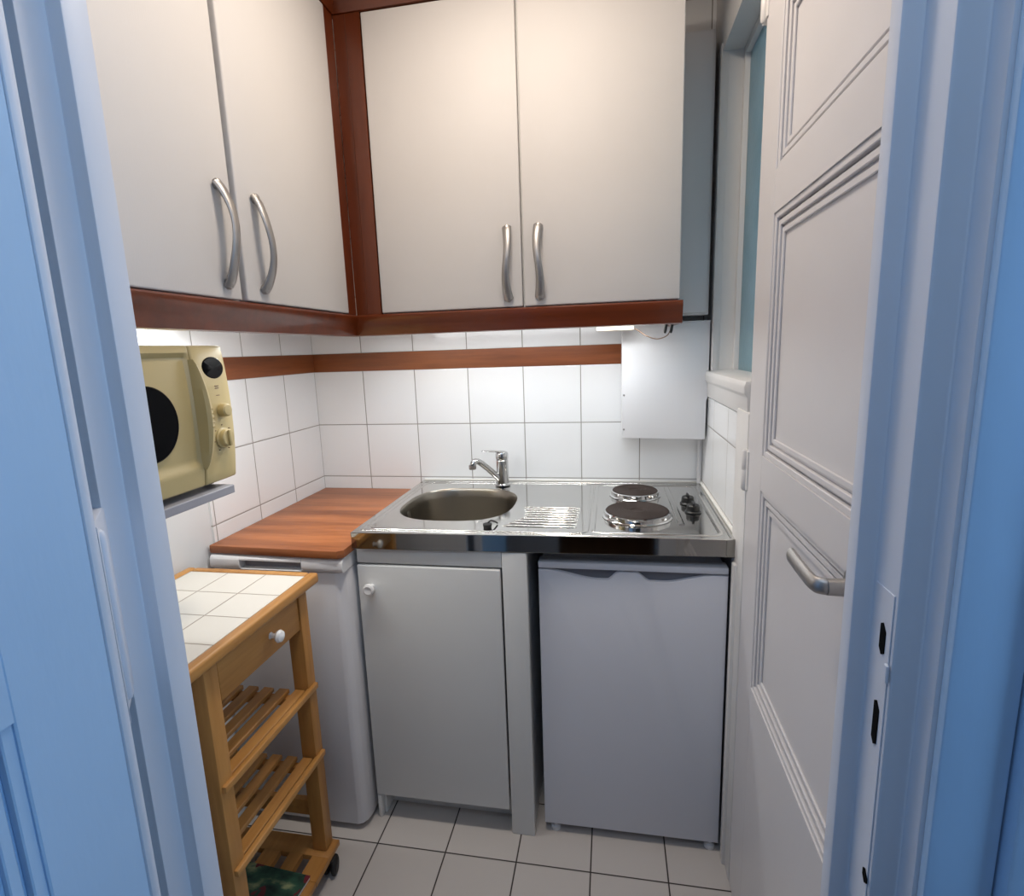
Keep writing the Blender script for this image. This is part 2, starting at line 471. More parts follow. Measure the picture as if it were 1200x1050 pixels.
# ------------------------------------------------------------------ handles of wall cabinets (bow)
def bow_handle(parent, c, out, side, length=.19):
    """c: centre on the door face, out: outward unit vector, side: lateral unit"""
    c = Vector(c); out = Vector(out); side = Vector(side); b = BM()
    pts = []
    N = 26
    for i in range(N+1):
        t = i/N
        z = (.5-t)*length
        o = .004+.030*math.sin(PI*t)**.75
        l = .004*math.sin(2*PI*t)
        pts.append(c+Vector((0, 0, z))+out*o+side*l)
    def sec(t):
        w = .0090+.0040*abs(2*t-1)**1.8 + .0012*t
        return (w, .0050+.002*abs(2*t-1)**2)
    sweep(b, pts, sec, up=out)
    for s in (1, -1):
        lathe(b, [(0, 0), (.0088, 0), (.0098, .004), (.0085, .010), (.004, .0135), (0, .014)], c+Vector((0, 0, s*(length/2-.003))), out, 20, 1, 1.1)
    return obj('handle', b, 'nickel', parent)

# ------------------------------------------------------------------ wall cabinets
CZ0, CZ1 = 1.488, 2.287
XL = .352            # front plane of left run
YB = -.330           # front plane of back run
t = thing('wall_cabinet', 'white two-door wall cabinet with brown trim over the sink and hob', 'cabinet', (.82, 0, 1.424))
sink_cab = t
b = BM(); box(b, .37, 1.284, YB+.02, -.0045, 1.462, CZ1-.001); obj('carcass', b, 'cab_low', t)
for x0, x1, hx, sd in ((.434, .8575, .819, 1), (.8625, 1.286, .907, -1)):
    b = BM(); box(b, x0, x1, YB, YB+.0185, CZ0+.001, CZ1-.003, .0035, 3)
    d = obj('door', b, 'cab_white', t)
    bow_handle(d, (hx, YB, 1.607), (0, -1, 0), (sd, 0, 0), .192)
VAL = [(0, .064), (.003, .064), (.012, .060), (.013, .045), (.020, .010), (.017, 0), (0, 0)]   # (outward, up)
def mitre_bar(b, prof, zb, along, c0, c1, base, mitre_at, sign):
    pass
# valance back run: outward = -y, mitred at the inner corner
def run_back(b, prof, z0, x_start, x_end, yb):
    v0 = []; v1 = []
    for o, h in prof:
        v0.append(b.verts.new((x_start+o, yb-o, z0+h)))      # mitre at 45 degrees
        v1.append(b.verts.new((x_end-max(0, .0)*o, yb-o, z0+h)))
    n = len(prof); b.faces.new(v0); b.faces.new(v1[::-1])
    for i in range(n): b.faces.new((v0[i], v0[(i+1)%n], v1[(i+1)%n], v1[i]))
def run_left(b, prof, z0, y_start, y_end, xl):
    v0 = []; v1 = []
    for o, h in prof:
        v0.append(b.verts.new((xl+o, y_start-o, z0+h)))
        v1.append(b.verts.new((xl+o, y_end, z0+h)))
    n = len(prof); b.faces.new(v0); b.faces.new(v1[::-1])
    for i in range(n): b.faces.new((v0[i], v0[(i+1)%n], v1[(i+1)%n], v1[i]))
VP = [(-.018, .062), (.002, .062), (.006, .058), (.006, .046), (.001, .036), (-.004, .016), (-.006, .002), (-.018, .0)]
CP = [(-.018, .0), (.004, .0), (.010, .012), (.018, .026), (.034, .044), (.036, .060), (-.018, .060)]
b = BM(); run_back(b, VP, 1.424, XL, 1.294, YB); obj('light_pelmet', b, 'mahogany', t)
b = BM(); box(b, 1.268, 1.293, YB+.019, -.0045, 1.4245, 1.4615, .002); obj('end_pelmet', b, 'mahogany', t)
b = BM(); run_back(b, CP, CZ1, XL, 1.296, YB); obj('cornice', b, 'mahogany', t)
b = BM(); box(b, XL+.001, .4305, YB+.001, YB+.018, CZ0-.002, CZ1-.001); box(b, .386, .3885, YB-.0016, YB+.002, CZ0, CZ1-.002)
obj('corner_filler', b, 'mahogany_z', t)

t = thing('wall_cabinet', 'white two-door wall cabinet on the left wall above the beige microwave', 'cabinet', (0, -.85, 1.424))
b = BM(); box(b, .0105, XL-.02, -1.33, YB-.002, 1.462, CZ1-.001); obj('carcass', b, 'cab_low', t)
for y0, y1, hy_, sd, px in ((-1.328, -.850, -.893, 1, 0), (-.838, -.384, -.783, -1, .004)):
    b = BM(); box(b, XL-.0185+px, XL+px, y0, y1, CZ0+.001, CZ1-.003, .0035, 3)
    d = obj('door', b, 'cab_white', t)
    bow_handle(d, (XL+px, hy_, 1.610), (1, 0, 0), (0, sd, 0), .192)
b = BM(); run_left(b, VP, 1.424, YB, -1.33, XL); obj('light_pelmet', b, 'mahogany', t)
b = BM(); run_left(b, CP, CZ1, YB, -1.33, XL); obj('cornice', b, 'mahogany', t)
b = BM(); box(b, XL-.017, XL, -.381, YB-.001, CZ0-.002, CZ1-.001); obj('corner_filler', b, 'mahogany_z', t)

# under-cabinet fluorescent light
t = thing('under_cabinet_light', 'slim fluorescent light fixed under the wall cabinet above the sink', 'light', (.8, -.27, 1.462))
b = BM(); box(b, .40, 1.24, -.280, -.244, 1.446, 1.4622, .003); obj('housing', b, 'white_pl', t)
b = BM(); lathe(b, [(0, 0), (.007, 0), (.007, .80), (0, .80)], (.41, -.262, 1.4385), (1, 0, 0), 16); obj('tube', b, 'tube', t)
t = thing('under_cabinet_light', 'slim fluorescent light fixed under the wall cabinet on the left wall', 'light', (.28, -.75, 1.462))
b = BM(); box(b, .255, .295, -1.08, -.42, 1.446, 1.4622, .003); obj('housing', b, 'white_pl', t)
b = BM(); lathe(b, [(0, 0), (.007, 0), (.007, .60), (0, .60)], (.275, -1.05, 1.4385), (0, 1, 0), 16); obj('tube', b, 'tube', t)
b = BM(); box(b, 1.06, 1.17, -.22, -.155, 1.415, 1.4622, .003)
pb = obj('power_box', b, 'beige_fix', sink_cab); pb['label'] = 'small beige power box with thin brown cable'
# wire hanging near the white box
t = pb
b = BM(); tube(b, smooth_path([(1.15, -.20, 1.430), (1.18, -.215, 1.414), (1.205, -.23, 1.396), (1.235, -.23, 1.386), (1.262, -.235, 1.394), (1.272, -.24, 1.412), (1.274, -.245, 1.4243)], 6), .0015); obj('cable', b, 'wire', t)
for x in (1.2555, 1.272):
    b = BM(); lathe(b, [(0, 0), (.003, .002), (.0042, .008), (.0042, .028), (0, .028)], (x, -.245, 1.400), (.15, 0, 1), 12); obj('connector', b, 'black', t)

# ------------------------------------------------------------------ white box with notch on the back wall
t = thing('meter_box', 'white metal enclosure on the back wall right of the wooden frieze', 'enclosure', (1.27, 0, 1.07))
b = BM()
pts = [(1.137, 1.073), (1.168, 1.073), (1.170, 1.068), (1.398, 1.068), (1.398, 1.185), (1.4030, 1.195), (1.4075, 1.215), (1.4095, 1.437), (1.137, 1.419)]
pts = [(1.137, 1.072), (1.398, 1.066), (1.399, 1.190), (1.404, 1.205), (1.4045, 1.438), (1.137, 1.438)]
prism(b, pts, 1, -.102, -.0045, .002, 2); obj('casing', b, 'lid_white', t)
for x, z in ((1.144, 1.212), (1.144, 1.10)):
    b = BM(); lathe(b, [(0, 0), (.0032, 0), (.0028, .0015), (0, .002)], (x, -.102, z), (0, -1, 0), 12); obj('screw', b, 'alu', t)
b = BM(); box(b, 1.1368, 1.4047, -.1035, -.1022, 1.4335, 1.4382); obj('lid_edge', b, 'white_pl', t)
b = BM(); tube(b, [(1.396, -.018, .902), (1.396, -.018, 1.0655)], .007)
tag(obj('corner_pipe', b, 'white_pl'), 'thin white pipe rising in the corner under the white metal enclosure', 'pipe')
# tall narrow boxing beside the wall cabinet
t = thing('duct_casing', 'tall narrow white panelled casing between wall cabinet and side window', 'duct casing', (1.35, 0, 1.455))
b = BM(); box(b, 1.2965, 1.398, -.098, -.0045, 1.455, 2.242, .002); obj('casing', b, 'white_pl', t)
b = BM(); box(b, 1.298, 1.392, -.1055, -.0982, 1.462, 2.236, .002); obj('front_panel', b, 'white_pl', t)

# ------------------------------------------------------------------ kitchenette: base cabinet, fridge, steel top
CX0, CX1 = .412, 1.404
t = thing('base_cabinet', 'white single-door sink cabinet with round white knob under the steel top', 'cabinet', (.65, -.58, 0))
b = BM()
box(b, .415, .433, -.566, -.02, 0, .852)            # left side
box(b, .866, .884, -.566, -.02, 0, .852)            # right side
box(b, .433, .866, -.56, -.02, .085, .10)           # bottom
box(b, .433, .866, -.03, -.02, .10, .852)           # back
box(b, .433, .866, -.52, -.505, 0, .085)            # plinth
obj('carcass', b, 'cab_low', t)
b = BM(); prism(b, [(.8215, 0), (.8875, 0), (.8875, .8525), (.8215, .8525)], 1, -.586, -.5665, .003, 2); obj('side_post', b, 'cab_low', t)
b = BM(); box(b, .4150, .4265, -.586, -.5665, .0, .076, .002); obj('front_foot', b, 'cab_low', t)
b = BM(); box(b, .4150, .8205, -.583, -.5665, .808, .8525, .002); obj('top_rail', b, 'cab_low', t)
b = BM(); box(b, .4150, .8165, -.588, -.569, .079, .8035, .0035, 3); d = obj('door', b, 'cab_low', t)
b = BM(); lathe(b, [(0, 0), (.008, 0), (.0075, .008), (.0135, .013), (.0165, .020), (.0155, .026), (.011, .0285), (.006, .027), (0, .0265)], (.455, -.588, .742), (0, -1, 0), 28); obj('knob', b, 'porcelain', d)

# fridge
t = thing('mini_fridge', 'white under-counter fridge below the electric hob', 'fridge', (1.15, -.55, 0))
FX0, FX1, FY, FZ0, FZ1 = .914, 1.388, -.563, .028, .822
W = FX1-FX0
b = BM(); box(b, FX0+.004, FX1-.004, -.515, -.04, .02, FZ1-.004, .004); obj('body', b, 'fridge', t)
# door outline with two grip scoops
top = FZ1-.022
def sc(u):      # scoop depth profile
    def bl(u, a, m0, m1, e, dp):
        if u <= a or u >= e: return 0
        if u < m0: s = (u-a)/(m0-a); return dp*(s*s*(3-2*s))
        if u <= m1: return dp
        s = (e-u)/(e-m1); return dp*(s*s*(3-2*s))
    return max(bl(u, .03, .33, .375, .44, .0225), bl(1-u, .06, .33, .395, .47, .0225))
b = BM()
outl = [(FX0, FZ0), (FX1, FZ0)]+[(FX0+W*(1-i/60), top-sc(1-i/60)) for i in range(61)]
prism(b, outl, 1, FY, -.520, .003, 2, 'caps'); d = obj('door', b, 'fridge', t)
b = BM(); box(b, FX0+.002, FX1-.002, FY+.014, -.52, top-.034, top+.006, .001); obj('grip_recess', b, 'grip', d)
b = BM(); box(b, FX0, FX1, FY-.001, -.520, top+.0045, FZ1, .003, 2); obj('top_cap', b, 'fridge', d)
for x in (FX0+.03, FX1-.02):
    b = BM(); lathe(b, [(0, 0), (.014, 0), (.014, .01), (.007, .012), (.007, .0275), (0, .0275)], (x, -.545, 0), (0, 0, 1), 16); obj('foot', b, 'white_pl', t)
for x in (FX0+.03, FX1-.03):
    b = BM(); lathe(b, [(0, 0), (.014, 0), (.014, .0215), (0, .0215)], (x, -.10, 0), (0, 0, 1), 16); obj('foot', b, 'white_pl', t)

# steel sink and hob top
t = thing('sink_and_hob_top', 'stainless steel kitchenette top with sink bowl, drainer and two hotplates', 'sink unit', (.9, -.3, .85))
ZT = .9
outer = [(CX0, -.003), (CX0, -.600), (CX1, -.572), (CX1, -.003)]
def supere(cx, cy, a, c, n, k=56):
    r = []
    for i in range(k):
        th = 2*PI*i/k; co, si = math.cos(th), math.sin(th)
        r.append((cx+a*abs(co)**(2/n)*(1 if co >= 0 else -1), cy+c*abs(si)**(2/n)*(1 if si >= 0 else -1)))
    return r
bowl = supere(.635, -.300, .176, .182, 2.7)
b = BM()
ov = [b.verts.new((x, y, ZT)) for x, y in outer]; oe = [b.edges.new((ov[i], ov[(i+1)%4])) for i in range(4)]
iv = [b.verts.new((x, y, ZT)) for x, y in bowl]; ie = [b.edges.new((iv[i], iv[(i+1)%len(iv)])) for i in range(len(iv))]
bmesh.ops.triangle_fill(b, use_beauty=True, edges=oe+ie, normal=(0, 0, 1))
# thickness at the back and sides
lv = [b.verts.new((v.co.x, v.co.y, ZT-.012)) for v in ov]
for i in (0, 2, 3): b.faces.new((ov[i], ov[(i+1)%4], lv[(i+1)%4], lv[i]))
obj('worktop', b, 'steel', t)
b = BM()
prism(b, [(-.600+.0, 0)]*0 or [(CX0, -.600), (CX1, -.572), (CX1, -.566), (CX0, -.594)], 2, .854, .8995, .0012, 2)
obj('front_lip', b, 'steel_lip', t, smooth=False)
# bowl loft
b = BM(); rings = []
cx, cy = .635, -.30
for s, dz in ((1, 0), (.992, -.002), (.975, -.008), (.955, -.03), (.93, -.10), (.89, -.135), (.78, -.15), (.3, -.156), (.12, -.158)):
    rings.append([b.verts.new((cx+(x-cx)*s, cy+(y-cy)*s, ZT+dz)) for x, y in bowl])
for A, B in zip(rings, rings[1:]):
    for i in range(len(A)): j = (i+1) % len(A); b.faces.new((A[i], A[j], B[j], B[i]))
b.faces.new(rings[-1]); obj('bowl', b, 'steel_brush', t)
b = BM(); lathe(b, [(0, 0), (.012, 0), (.013, .002), (.009, .003), (0, .001)], (.4755, -.335, .868), (1, 0, .12), 20); obj('overflow', b, 'chrome', t)
b = BM(); lathe(b, [(0, 0), (.02, 0), (.036, .001), (.038, .003), (.03, .002), (0, .0015)], (.635, -.30, .7435), (0, 0, 1), 28); obj('drain', b, 'chrome', t)
# rim ridge round the whole top and round the sink field
def ridge_loop(b, pts, r=.0022, z=ZT, squash=.8):
    P = [Vector((x, y, z)) for x, y in pts]; n = len(P); rings = []
    for i in range(n):
        tt = (P[(i+1)%n]-P[i-1]).normalized(); s = Vector((tt.y, -tt.x, 0))
        rings.append([b.verts.new(P[i]+s*r*2.2*math.cos(a)+Vector((0, 0, r*squash*math.sin(a)))) for a in [PI*k/6 for k in range(7)]])
    for i in range(n):
        A, B = rings[i], rings[(i+1)%n]
        for k in range(6): b.faces.new((A[k], A[k+1], B[k+1], B[k]))
def rrect(x0, x1, y0, y1, r, k=6):
    out = []
    for cx_, cy_, a0 in ((x1-r, y1-r, 0), (x0+r, y1-r, 90), (x0+r, y0+r, 180), (x1-r, y0+r, 270)):
        for i in range(k+1):
            a = math.radians(a0+90*i/k); out.append((cx_+r*math.cos(a), cy_+r*math.sin(a)))
    return out
b = BM()
ridge_loop(b, rrect(.440, 1.040, -.560, -.045, .03), .0026)
ridge_loop(b, rrect(.425, 1.392, -.574, -.022, .012), .0022)
obj('pressed_rim', b, 'steel', t)
# drainer ribs
b = BM()
for i in range(9):
    y = -.335-.022*i
    x0 = .845+.004*i if i < 4 else .861-.012*(i-4)
    x0 = max(x0, .80)
    sweep(b, [(x0, y, ZT-.001), (x0+.012, y, ZT+.0012), (1.00, y, ZT+.0012), (1.012, y, ZT-.001)], lambda t_: (.0065, .0024))
o = obj('drainer_ribs', b, 'steel', t)
# hob field
b = BM(); ridge_loop(b, rrect(1.055, 1.372, -.548, -.055, .025), .003)
sweep(b, smooth_path([(1.283, -.085, ZT), (1.284, -.25, ZT+.001), (1.286, -.47, ZT)], 5), lambda t_: (.008, .0035))
obj('hob_pressing', b, 'steel', t)
for (hx, hy_, r) in ((1.177, -.180, .0735), (1.174, -.400, .090)):
    b = BM()
    lathe(b, [(0, 0), (r+.005, 0), (r+.006, .0015), (r+.004, .0035), (r+.0015, .0045), (r+.001, .015), (r-.003, .0165), (r-.005, .0150), (0, .0150)], (hx, hy_, ZT+.0004), (0, 0, 1), 56)
    rim = obj('hotplate_rim', b, 'chrome', t)
    b = BM(); pr_ = [(0, .0155), (.016, .0155), (.018, .0172)]
    rr = .020
    while rr < r-.008:
        pr_ += [(rr, .0182), (rr+.0035, .0182), (rr+.0045, .0175), (rr+.0055, .0175)]; rr += .0065
    pr_ += [(r-.006, .0185), (r-.0035, .0165), (r-.0035, .0150), (0, .0150)]
    lathe(b, pr_, (hx, hy_, ZT+.0006), (0, 0, 1), 56)
    obj('hotplate', b, 'hotplate', rim)
for (kx, ky) in ((1.327, -.268), (1.330, -.355)):
    b = BM()
    lathe(b, [(0, 0), (.0225, 0), (.0225, .003), (.019, .006), (.0175, .020), (.015, .0225), (0, .0225)], (kx, ky, ZT+.0003), (0, 0, 1), 28)
    box(b, kx-.0035, kx+.0035, ky-.017, ky+.017, ZT+.021, ZT+.030, .002, 2)
    obj('knob', b, 'black', t)
# seal bead against the side wall
b = BM(); tube(b, [(1.4042, -.006, .9035), (1.4042, -.569, .9035)], .0052)
struct('trim_6', b, 'silicone')
b = BM(); tube(b, [(CX0+.005, -.0042, .9025), (1.398, -.0042, .9025)], .0036)
struct('trim_7', b, 'silicone')

# mixer tap
t = thing('kitchen_faucet', 'chrome single-lever mixer tap behind the sink bowl', 'tap', (.728, -.075, ZT))
b = BM()
lathe(b, [(0, 0), (.027, 0), (.027, .004), (.0235, .008), (.0225, .030), (.0215, .060), (.0215, .088), (.0200, .090), (.0, .090)], (.728, -.075, ZT+.0028), (0, 0, 1), 32)
obj('tap_body', b, 'chrome', t)
b = BM()
p0 = [(.722, -.080, ZT+.020), (.704, -.094, ZT+.044), (.684, -.112, ZT+.070), (.664, -.133, ZT+.094), (.654, -.144, ZT+.101), (.647, -.151, ZT+.099), (.643, -.155, ZT+.090)]
sweep(b, smooth_path(p0, 5), lambda t_: (.0135-.002*t_, .0110-.0005*t_))
sp_ = obj('spout', b, 'chrome', t)
b = BM(); lathe(b, [(0, 0), (.0115, 0), (.0125, .003), (.0125, .014), (0, .014)], (.6425, -.156, ZT+.076), (0, 0, 1), 20); obj('aerator', b, 'nickel', sp_)
b = BM()
lathe(b, [(0, 0), (.0205, 0), (.0225, .004), (.0225, .020), (.019, .026), (.010, .029), (0, .030)], (.728, -.075, ZT+.0945), (0, 0, 1), 32)
sweep(b, smooth_path([(.728, -.075, ZT+.121), (.712, -.086, ZT+.124), (.685, -.104, ZT+.128), (.668, -.116, ZT+.130)], 5), lambda t_: (.011-.004*t_, .0042-.0015*t_), up=(0, 0, 1))
obj('lever', b, 'chrome', t)

# rubber plug resting on the drainer
t = thing('sink_plug', 'small black rubber plug lying on the steel beside the sink bowl', 'plug', (.778, -.535, ZT))
b = BM()
lathe(b, [(0, 0), (.0105, 0), (.0125, .008), (.0125, .011), (.009, .0125), (0, .0125)], (.775, -.532, ZT+.0003), (0, 0, 1), 22); obj('stopper', b, 'rubber', t)
b = BM(); tube(b, smooth_path([(.776, -.528, ZT+.0125), (.782, -.520, ZT+.0165), (.790, -.508, ZT+.010), (.796, -.50, ZT+.003)], 5), .0022); obj('pull_ring', b, 'rubber', t)

# ------------------------------------------------------------------ washing machine and wooden top
t = thing('washing_machine', 'narrow white top-loading washing machine under the wooden board', 'washing machine', (.2, -.62, 0))
b = BM()
prism(b, [(.012, -.04), (.012, -.638), (.376, -.640), (.388, -.634), (.398, -.620), (.402, -.600), (.403, -.04)], 2, .020, .800, .003, 2); obj('body', b, 'washer', t)
b = BM()
pr_ = [(-.04, .801), (-.04, .8425), (-.628, .8425), (-.640, .839), (-.647, .830), (-.648, .812), (-.644, .803), (-.638, .801)]
def lid_part(x0, x1, prof): prism(b, prof, 0, x0, x1, .0015, 1)
lid_part(.009, .100, pr_); lid_part(.285, .404, pr_)
pr2 = [(-.04, .801), (-.04, .8425), (-.628, .8425), (-.640, .839), (-.646, .833), (-.6465, .8285), (-.6225, .8265), (-.6225, .801)]
prism(b, pr2, 0, .100, .285)
box(b, .101, .284, -.645, -.6225, .801, .8045, .001, 1)
lid = obj('lid', b, 'lid_white', t)
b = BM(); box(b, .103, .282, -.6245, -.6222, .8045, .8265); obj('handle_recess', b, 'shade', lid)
for x in (.05, .35):
    for y in (-.58, -.10):
        b = BM(); lathe(b, [(0, 0), (.018, 0), (.018, .012), (.008, .014), (.008, .0215), (0, .0215)], (x, y, 0), (0, 0, 1), 16); obj('foot', b, 'rubber', t)
b = BM()
prism(b, [(.0085, -.004), (.0085, -.640), (.394, -.652), (.409, -.640), (.4095, -.004)], 2, .8435, .8655, .002, 2)
tag(obj('wooden_board', b, 'board'), 'brown wood-effect worktop board lying on the washing machine', 'worktop')

# ------------------------------------------------------------------ microwave on its shelf
t = thing('wall_shelf', 'white shelf with bracket on the left wall carrying the microwave', 'shelf', (0, -1.1, 1.097))
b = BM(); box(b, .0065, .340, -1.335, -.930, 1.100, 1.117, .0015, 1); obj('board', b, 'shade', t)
for y in (-1.02, -1.25):
    b = BM(); prism(b, [(.0005, .95), (.012, .95), (.014, 1.075), (.25, 1.088), (.25, 1.0995), (.0005, 1.0995)], 1, y-.006, y+.006, .001, 1); obj('bracket', b, 'white_pl', t)
MX = .334; MY1 = -.900; MY0 = -1.325; MZ0, MZ1 = 1.134, 1.398
t = thing('microwave', 'beige-yellow microwave oven with round black window on the wall shelf', 'microwave', (.18, -1.1, 1.1175))
b = BM(); box(b, .03, MX-.028, MY0+.004, MY1-.004, MZ0, MZ1-.004, .006, 3); obj('body', b, 'beige_d', t)
# door front, bulging slightly
def bulged_panel(y0, y1, z0, z1, x_back, x_mid, bulge, r, nu=12, nv=12, pocket=0):
    b = BM(); g = []
    for i in range(nu+1):
        row = []
        for j in range(nv+1):
            u = i/nu; v = j/nv
            y = y0+(y1-y0)*u; z = z0+(z1-z0)*v
            w = (z-(MZ0+MZ1)/2)/((MZ1-MZ0)/2)
            yy = (y-(MY0+MY1)/2)/((MY1-MY0)/2)
            x = x_mid-bulge*(w*w)*.9-bulge*.6*yy**6
            if pocket:
                ss = lambda a, c, q: max(0, min(1, (q-a)/(c-a)))
                k = ss(1.168, 1.182, z)*ss(1.383, 1.377, z)*ss(-.999, -1.006, y)
                x -= pocket*k
            row.append(b.verts.new((x, y, z)))
        g.append(row)
    for i in range(nu):
        for j in range(nv): b.faces.new((g[i][j], g[i+1][j], g[i+1][j+1], g[i][j+1]))
    # skirt to the back
    loop = [g[i][0] for i in range(nu+1)]+[g[nu][j] for j in range(1, nv+1)]+[g[i][nv] for i in range(nu-1, -1, -1)]+[g[0][j] for j in range(nv-1, 0, -1)]
    bk = [b.verts.new((x_back, v.co.y, v.co.z)) for v in loop]; n = len(loop)
    for i in range(n): b.faces.new((loop[i], loop[(i+1)%n], bk[(i+1)%n], bk[i]))
    b.faces.new(bk)
    bmesh.ops.recalc_face_normals(b, faces=b.faces[:])
    es = [e for e in b.edges if len(e.link_faces) == 2 and e.calc_face_angle(0) > 1.2 and not all(v in bk for v in e.verts)]
    bmesh.ops.bevel(b, geom=es, offset=r, segments=3, profile=.5, affect='EDGES')
    return b
YS = -.996   # split between door and control panel
b = bulged_panel(MY0, YS-.0012, MZ0-.004, MZ1, MX-.029, MX+.006, .010, .004, 60, 60, .008); dr = obj('door', b, 'beige', t)
b = bulged_panel(YS+.0012, MY1, MZ0-.004, MZ1, MX-.029, MX+.006, .010, .004, 4, 12); cp = obj('control_panel', b, 'beige', t)
b = BM(); lathe(b, [(0, 0), (.066, 0), (.0665, .004), (.064, .0062), (0, .0062)], (MX-.0040, -1.112, 1.264), (1, 0, 0), 64); obj('window', b, 'mwin', dr)
b = BM()   # sickle-shaped pull: straight inner edge, bowed outer edge
N = 24; fr = []
for i in range(N+1):
    u = i/N; z = 1.372-u*.208
    yl = -.9985-.005*u; wdt = .003+.0155*math.sin(PI*min(1, u**1.15))**.8
    out_ = .008+.022*math.sin(PI*u)**.7
    yl2 = -1.0015-.002*math.sin(PI*u)
    fr.append([b.verts.new(v) for v in ((MX-.004, yl2, z), (MX+out_*.8, yl2+.001, z), (MX+out_, yl2+.35*wdt, z), (MX+out_*.92, yl2+.75*wdt, z), (MX+out_*.45, yl2+wdt, z), (MX-.004, yl2+wdt, z))])
for A, B in zip(fr, fr[1:]):
    for k in range(6): b.faces.new((A[k], A[(k+1)%6], B[(k+1)%6], B[k]))
b.faces.new(fr[0]); b.faces.new(fr[-1]); obj('handle', b, 'beige', dr)
b = BM()
for i in range(5):
    box(b, MX+.0270, MX+.0294, -.9975, -.990, 1.243+i*.0085, 1.2470+i*.0085, .0008, 1)
obj('grip_ribs', b, 'beige_d', dr)
b = BM(); lathe(b, [(0, 0), (.0205, 0), (.0212, .0035), (.0195, .0050), (0, .0050)], (MX-.0030, -.943, 1.3545), (1, .03, .065), 36, 1.0, 1.0)
for v in b.verts: v.co.y = -.943+(v.co.y+.943)*1.42
obj('display', b, 'mwin', cp)
b = BM(); lathe(b, [(0, 0), (.0125, 0), (.0135, .003), (.0125, .014), (.010, .0165), (0, .0175)], (MX+.004, -.938, 1.271), (1, 0, 0), 28); obj('knob', b, 'beige', cp)
b = BM(); lathe(b, [(0, 0), (.0205, 0), (.021, .002), (.0175, .004), (.0165, .012), (.015, .0135), (0, .014)], (MX+.004, -.942, 1.216), (1, 0, 0), 32)
box(b, MX+.017, MX+.0225, -.9460, -.9380, 1.200, 1.232, .002, 2); obj('knob', b, 'beige', cp)
b = BM()
for k in range(7):
    a = math.radians(-150+50*k); yy = -.942+.026*math.sin(a); zz = 1.216+.026*math.cos(a)
    box(b, MX+.003, MX+.0052, yy-.0016, yy+.0016, zz-.0008, zz+.0008)
obj('dial_marks', b, 'wire', cp)
b = BM()
for zz in (1.300, 1.314, 1.3185): box(b, MX+.0020, MX+.0040, -.947, -.937, zz, zz+.0016)
obj('power_marks', b, 'wire', cp)
for x in (.06, .28):
    for y in (MY0+.03, MY1-.03):
        b = BM(); lathe(b, [(0, 0), (.010, 0), (.012, .0165), (0, .0165)], (x, y, 1.1175), (0, 0, 1), 14); obj('foot', b, 'black', t)

# ------------------------------------------------------------------ trolley
t = thing('kitchen_trolley', 'light wooden kitchen trolley with white tiled top and slatted shelves', 'trolley', (.19, -.94, 0))
TX0, TX1, TY0, TY1 = .010, .381, -1.20, -.722
b = BM()
ZTOP = .838
for (x0, x1, y0, y1) in ((TX1-.025, TX1, TY0, TY1), (TX0, TX0+.024, TY0, TY1), (TX0+.024, TX1-.025, TY1-.022, TY1), (TX0+.024, TX1-.025, TY0, TY0+.025)):
    box(b, x0, x1, y0, y1, ZTOP-.026, ZTOP, .0065, 3)
box(b, TX0+.01, TX1-.01, TY0+.01, TY1-.01, ZTOP-.024, ZTOP-.012)
obj('top_frame', b, 'pine_y', t)
b = BM(); box(b, TX0+.0241, TX1-.0251, TY0+.0251, TY1-.0221, ZTOP-.0118, ZTOP-.0025, .0008, 1); obj('tiled_top', b, 'pine_tile', t)
LX0, LX1, LY0, LY1 = .020, .356, -1.098, -.745
for (x, y) in ((LX1, LY1), (LX1, LY0+.036), (LX0+.04, LY1), (LX0+.04, LY0+.036)):
    b = BM(); box(b, x-.040, x, y-.034 if y == LY1 else y-.036, y, .072, ZTOP-.0265, .0025, 2); obj('leg', b, 'pine', t)
for args in ((LX0+.01, LX0+.026, LY0+.037, LY1-.035, .70, ZTOP-.0265), (LX0+.041, LX1-.041, LY0+.006, LY0+.022, .705, ZTOP-.0265), (LX0+.041, LX1-.041, LY1-.020, LY1-.006, .705, ZTOP-.0265)):
    b = BM(); box(b, *args, .001, 1); obj('apron', b, 'pine_y', t)
b = BM(); box(b, LX0+.041, LX1-.041, LY1-.026, LY1-.010, .170, .215, .001, 1); obj('stretcher', b, 'pine_y', t)
b = BM()
box(b, LX1-.022, LX1-.003, LY0+.039, LY1-.0365, .712, .809, .002, 2)
box(b, LX0+.06, LX1-.022, LY0+.045, LY1-.045, .722, .730); box(b, LX0+.06, LX1-.022, LY0+.045, LY0+.053, .722, .80); box(b, LX0+.06, LX1-.022, LY1-.053, LY1-.045, .722, .80)
dw = obj('drawer', b, 'pine_y', t)
b = BM(); lathe(b, [(0, 0), (.008, 0), (.0055, .004), (.0055, .012), (.012, .016), (.0145, .021), (.012, .027), (.006, .030), (0, .0305)], (LX1-.003, -.8925, .7585), (1, 0, 0), 28); obj('knob', b, 'porcelain', dw)
for zs in (.545, .352):
    b = BM()
    box(b, LX1-.004, LX1+.009, LY0+.004, LY1-.004, zs-.009, zs+.006, .002, 2)
    for i in range(7):
        x = .334-.043*i
        box(b, x-.014, x+.014, LY0+.038, LY1-.0365, zs-.008, zs+.004, .002, 1)
    for y in (LY1-.052, LY0+.054): box(b, LX0+.041, LX1-.0405, y-.009, y+.009, zs-.028, zs-.0085, .001, 1)
    obj('slatted_shelf', b, 'pine_y', t)
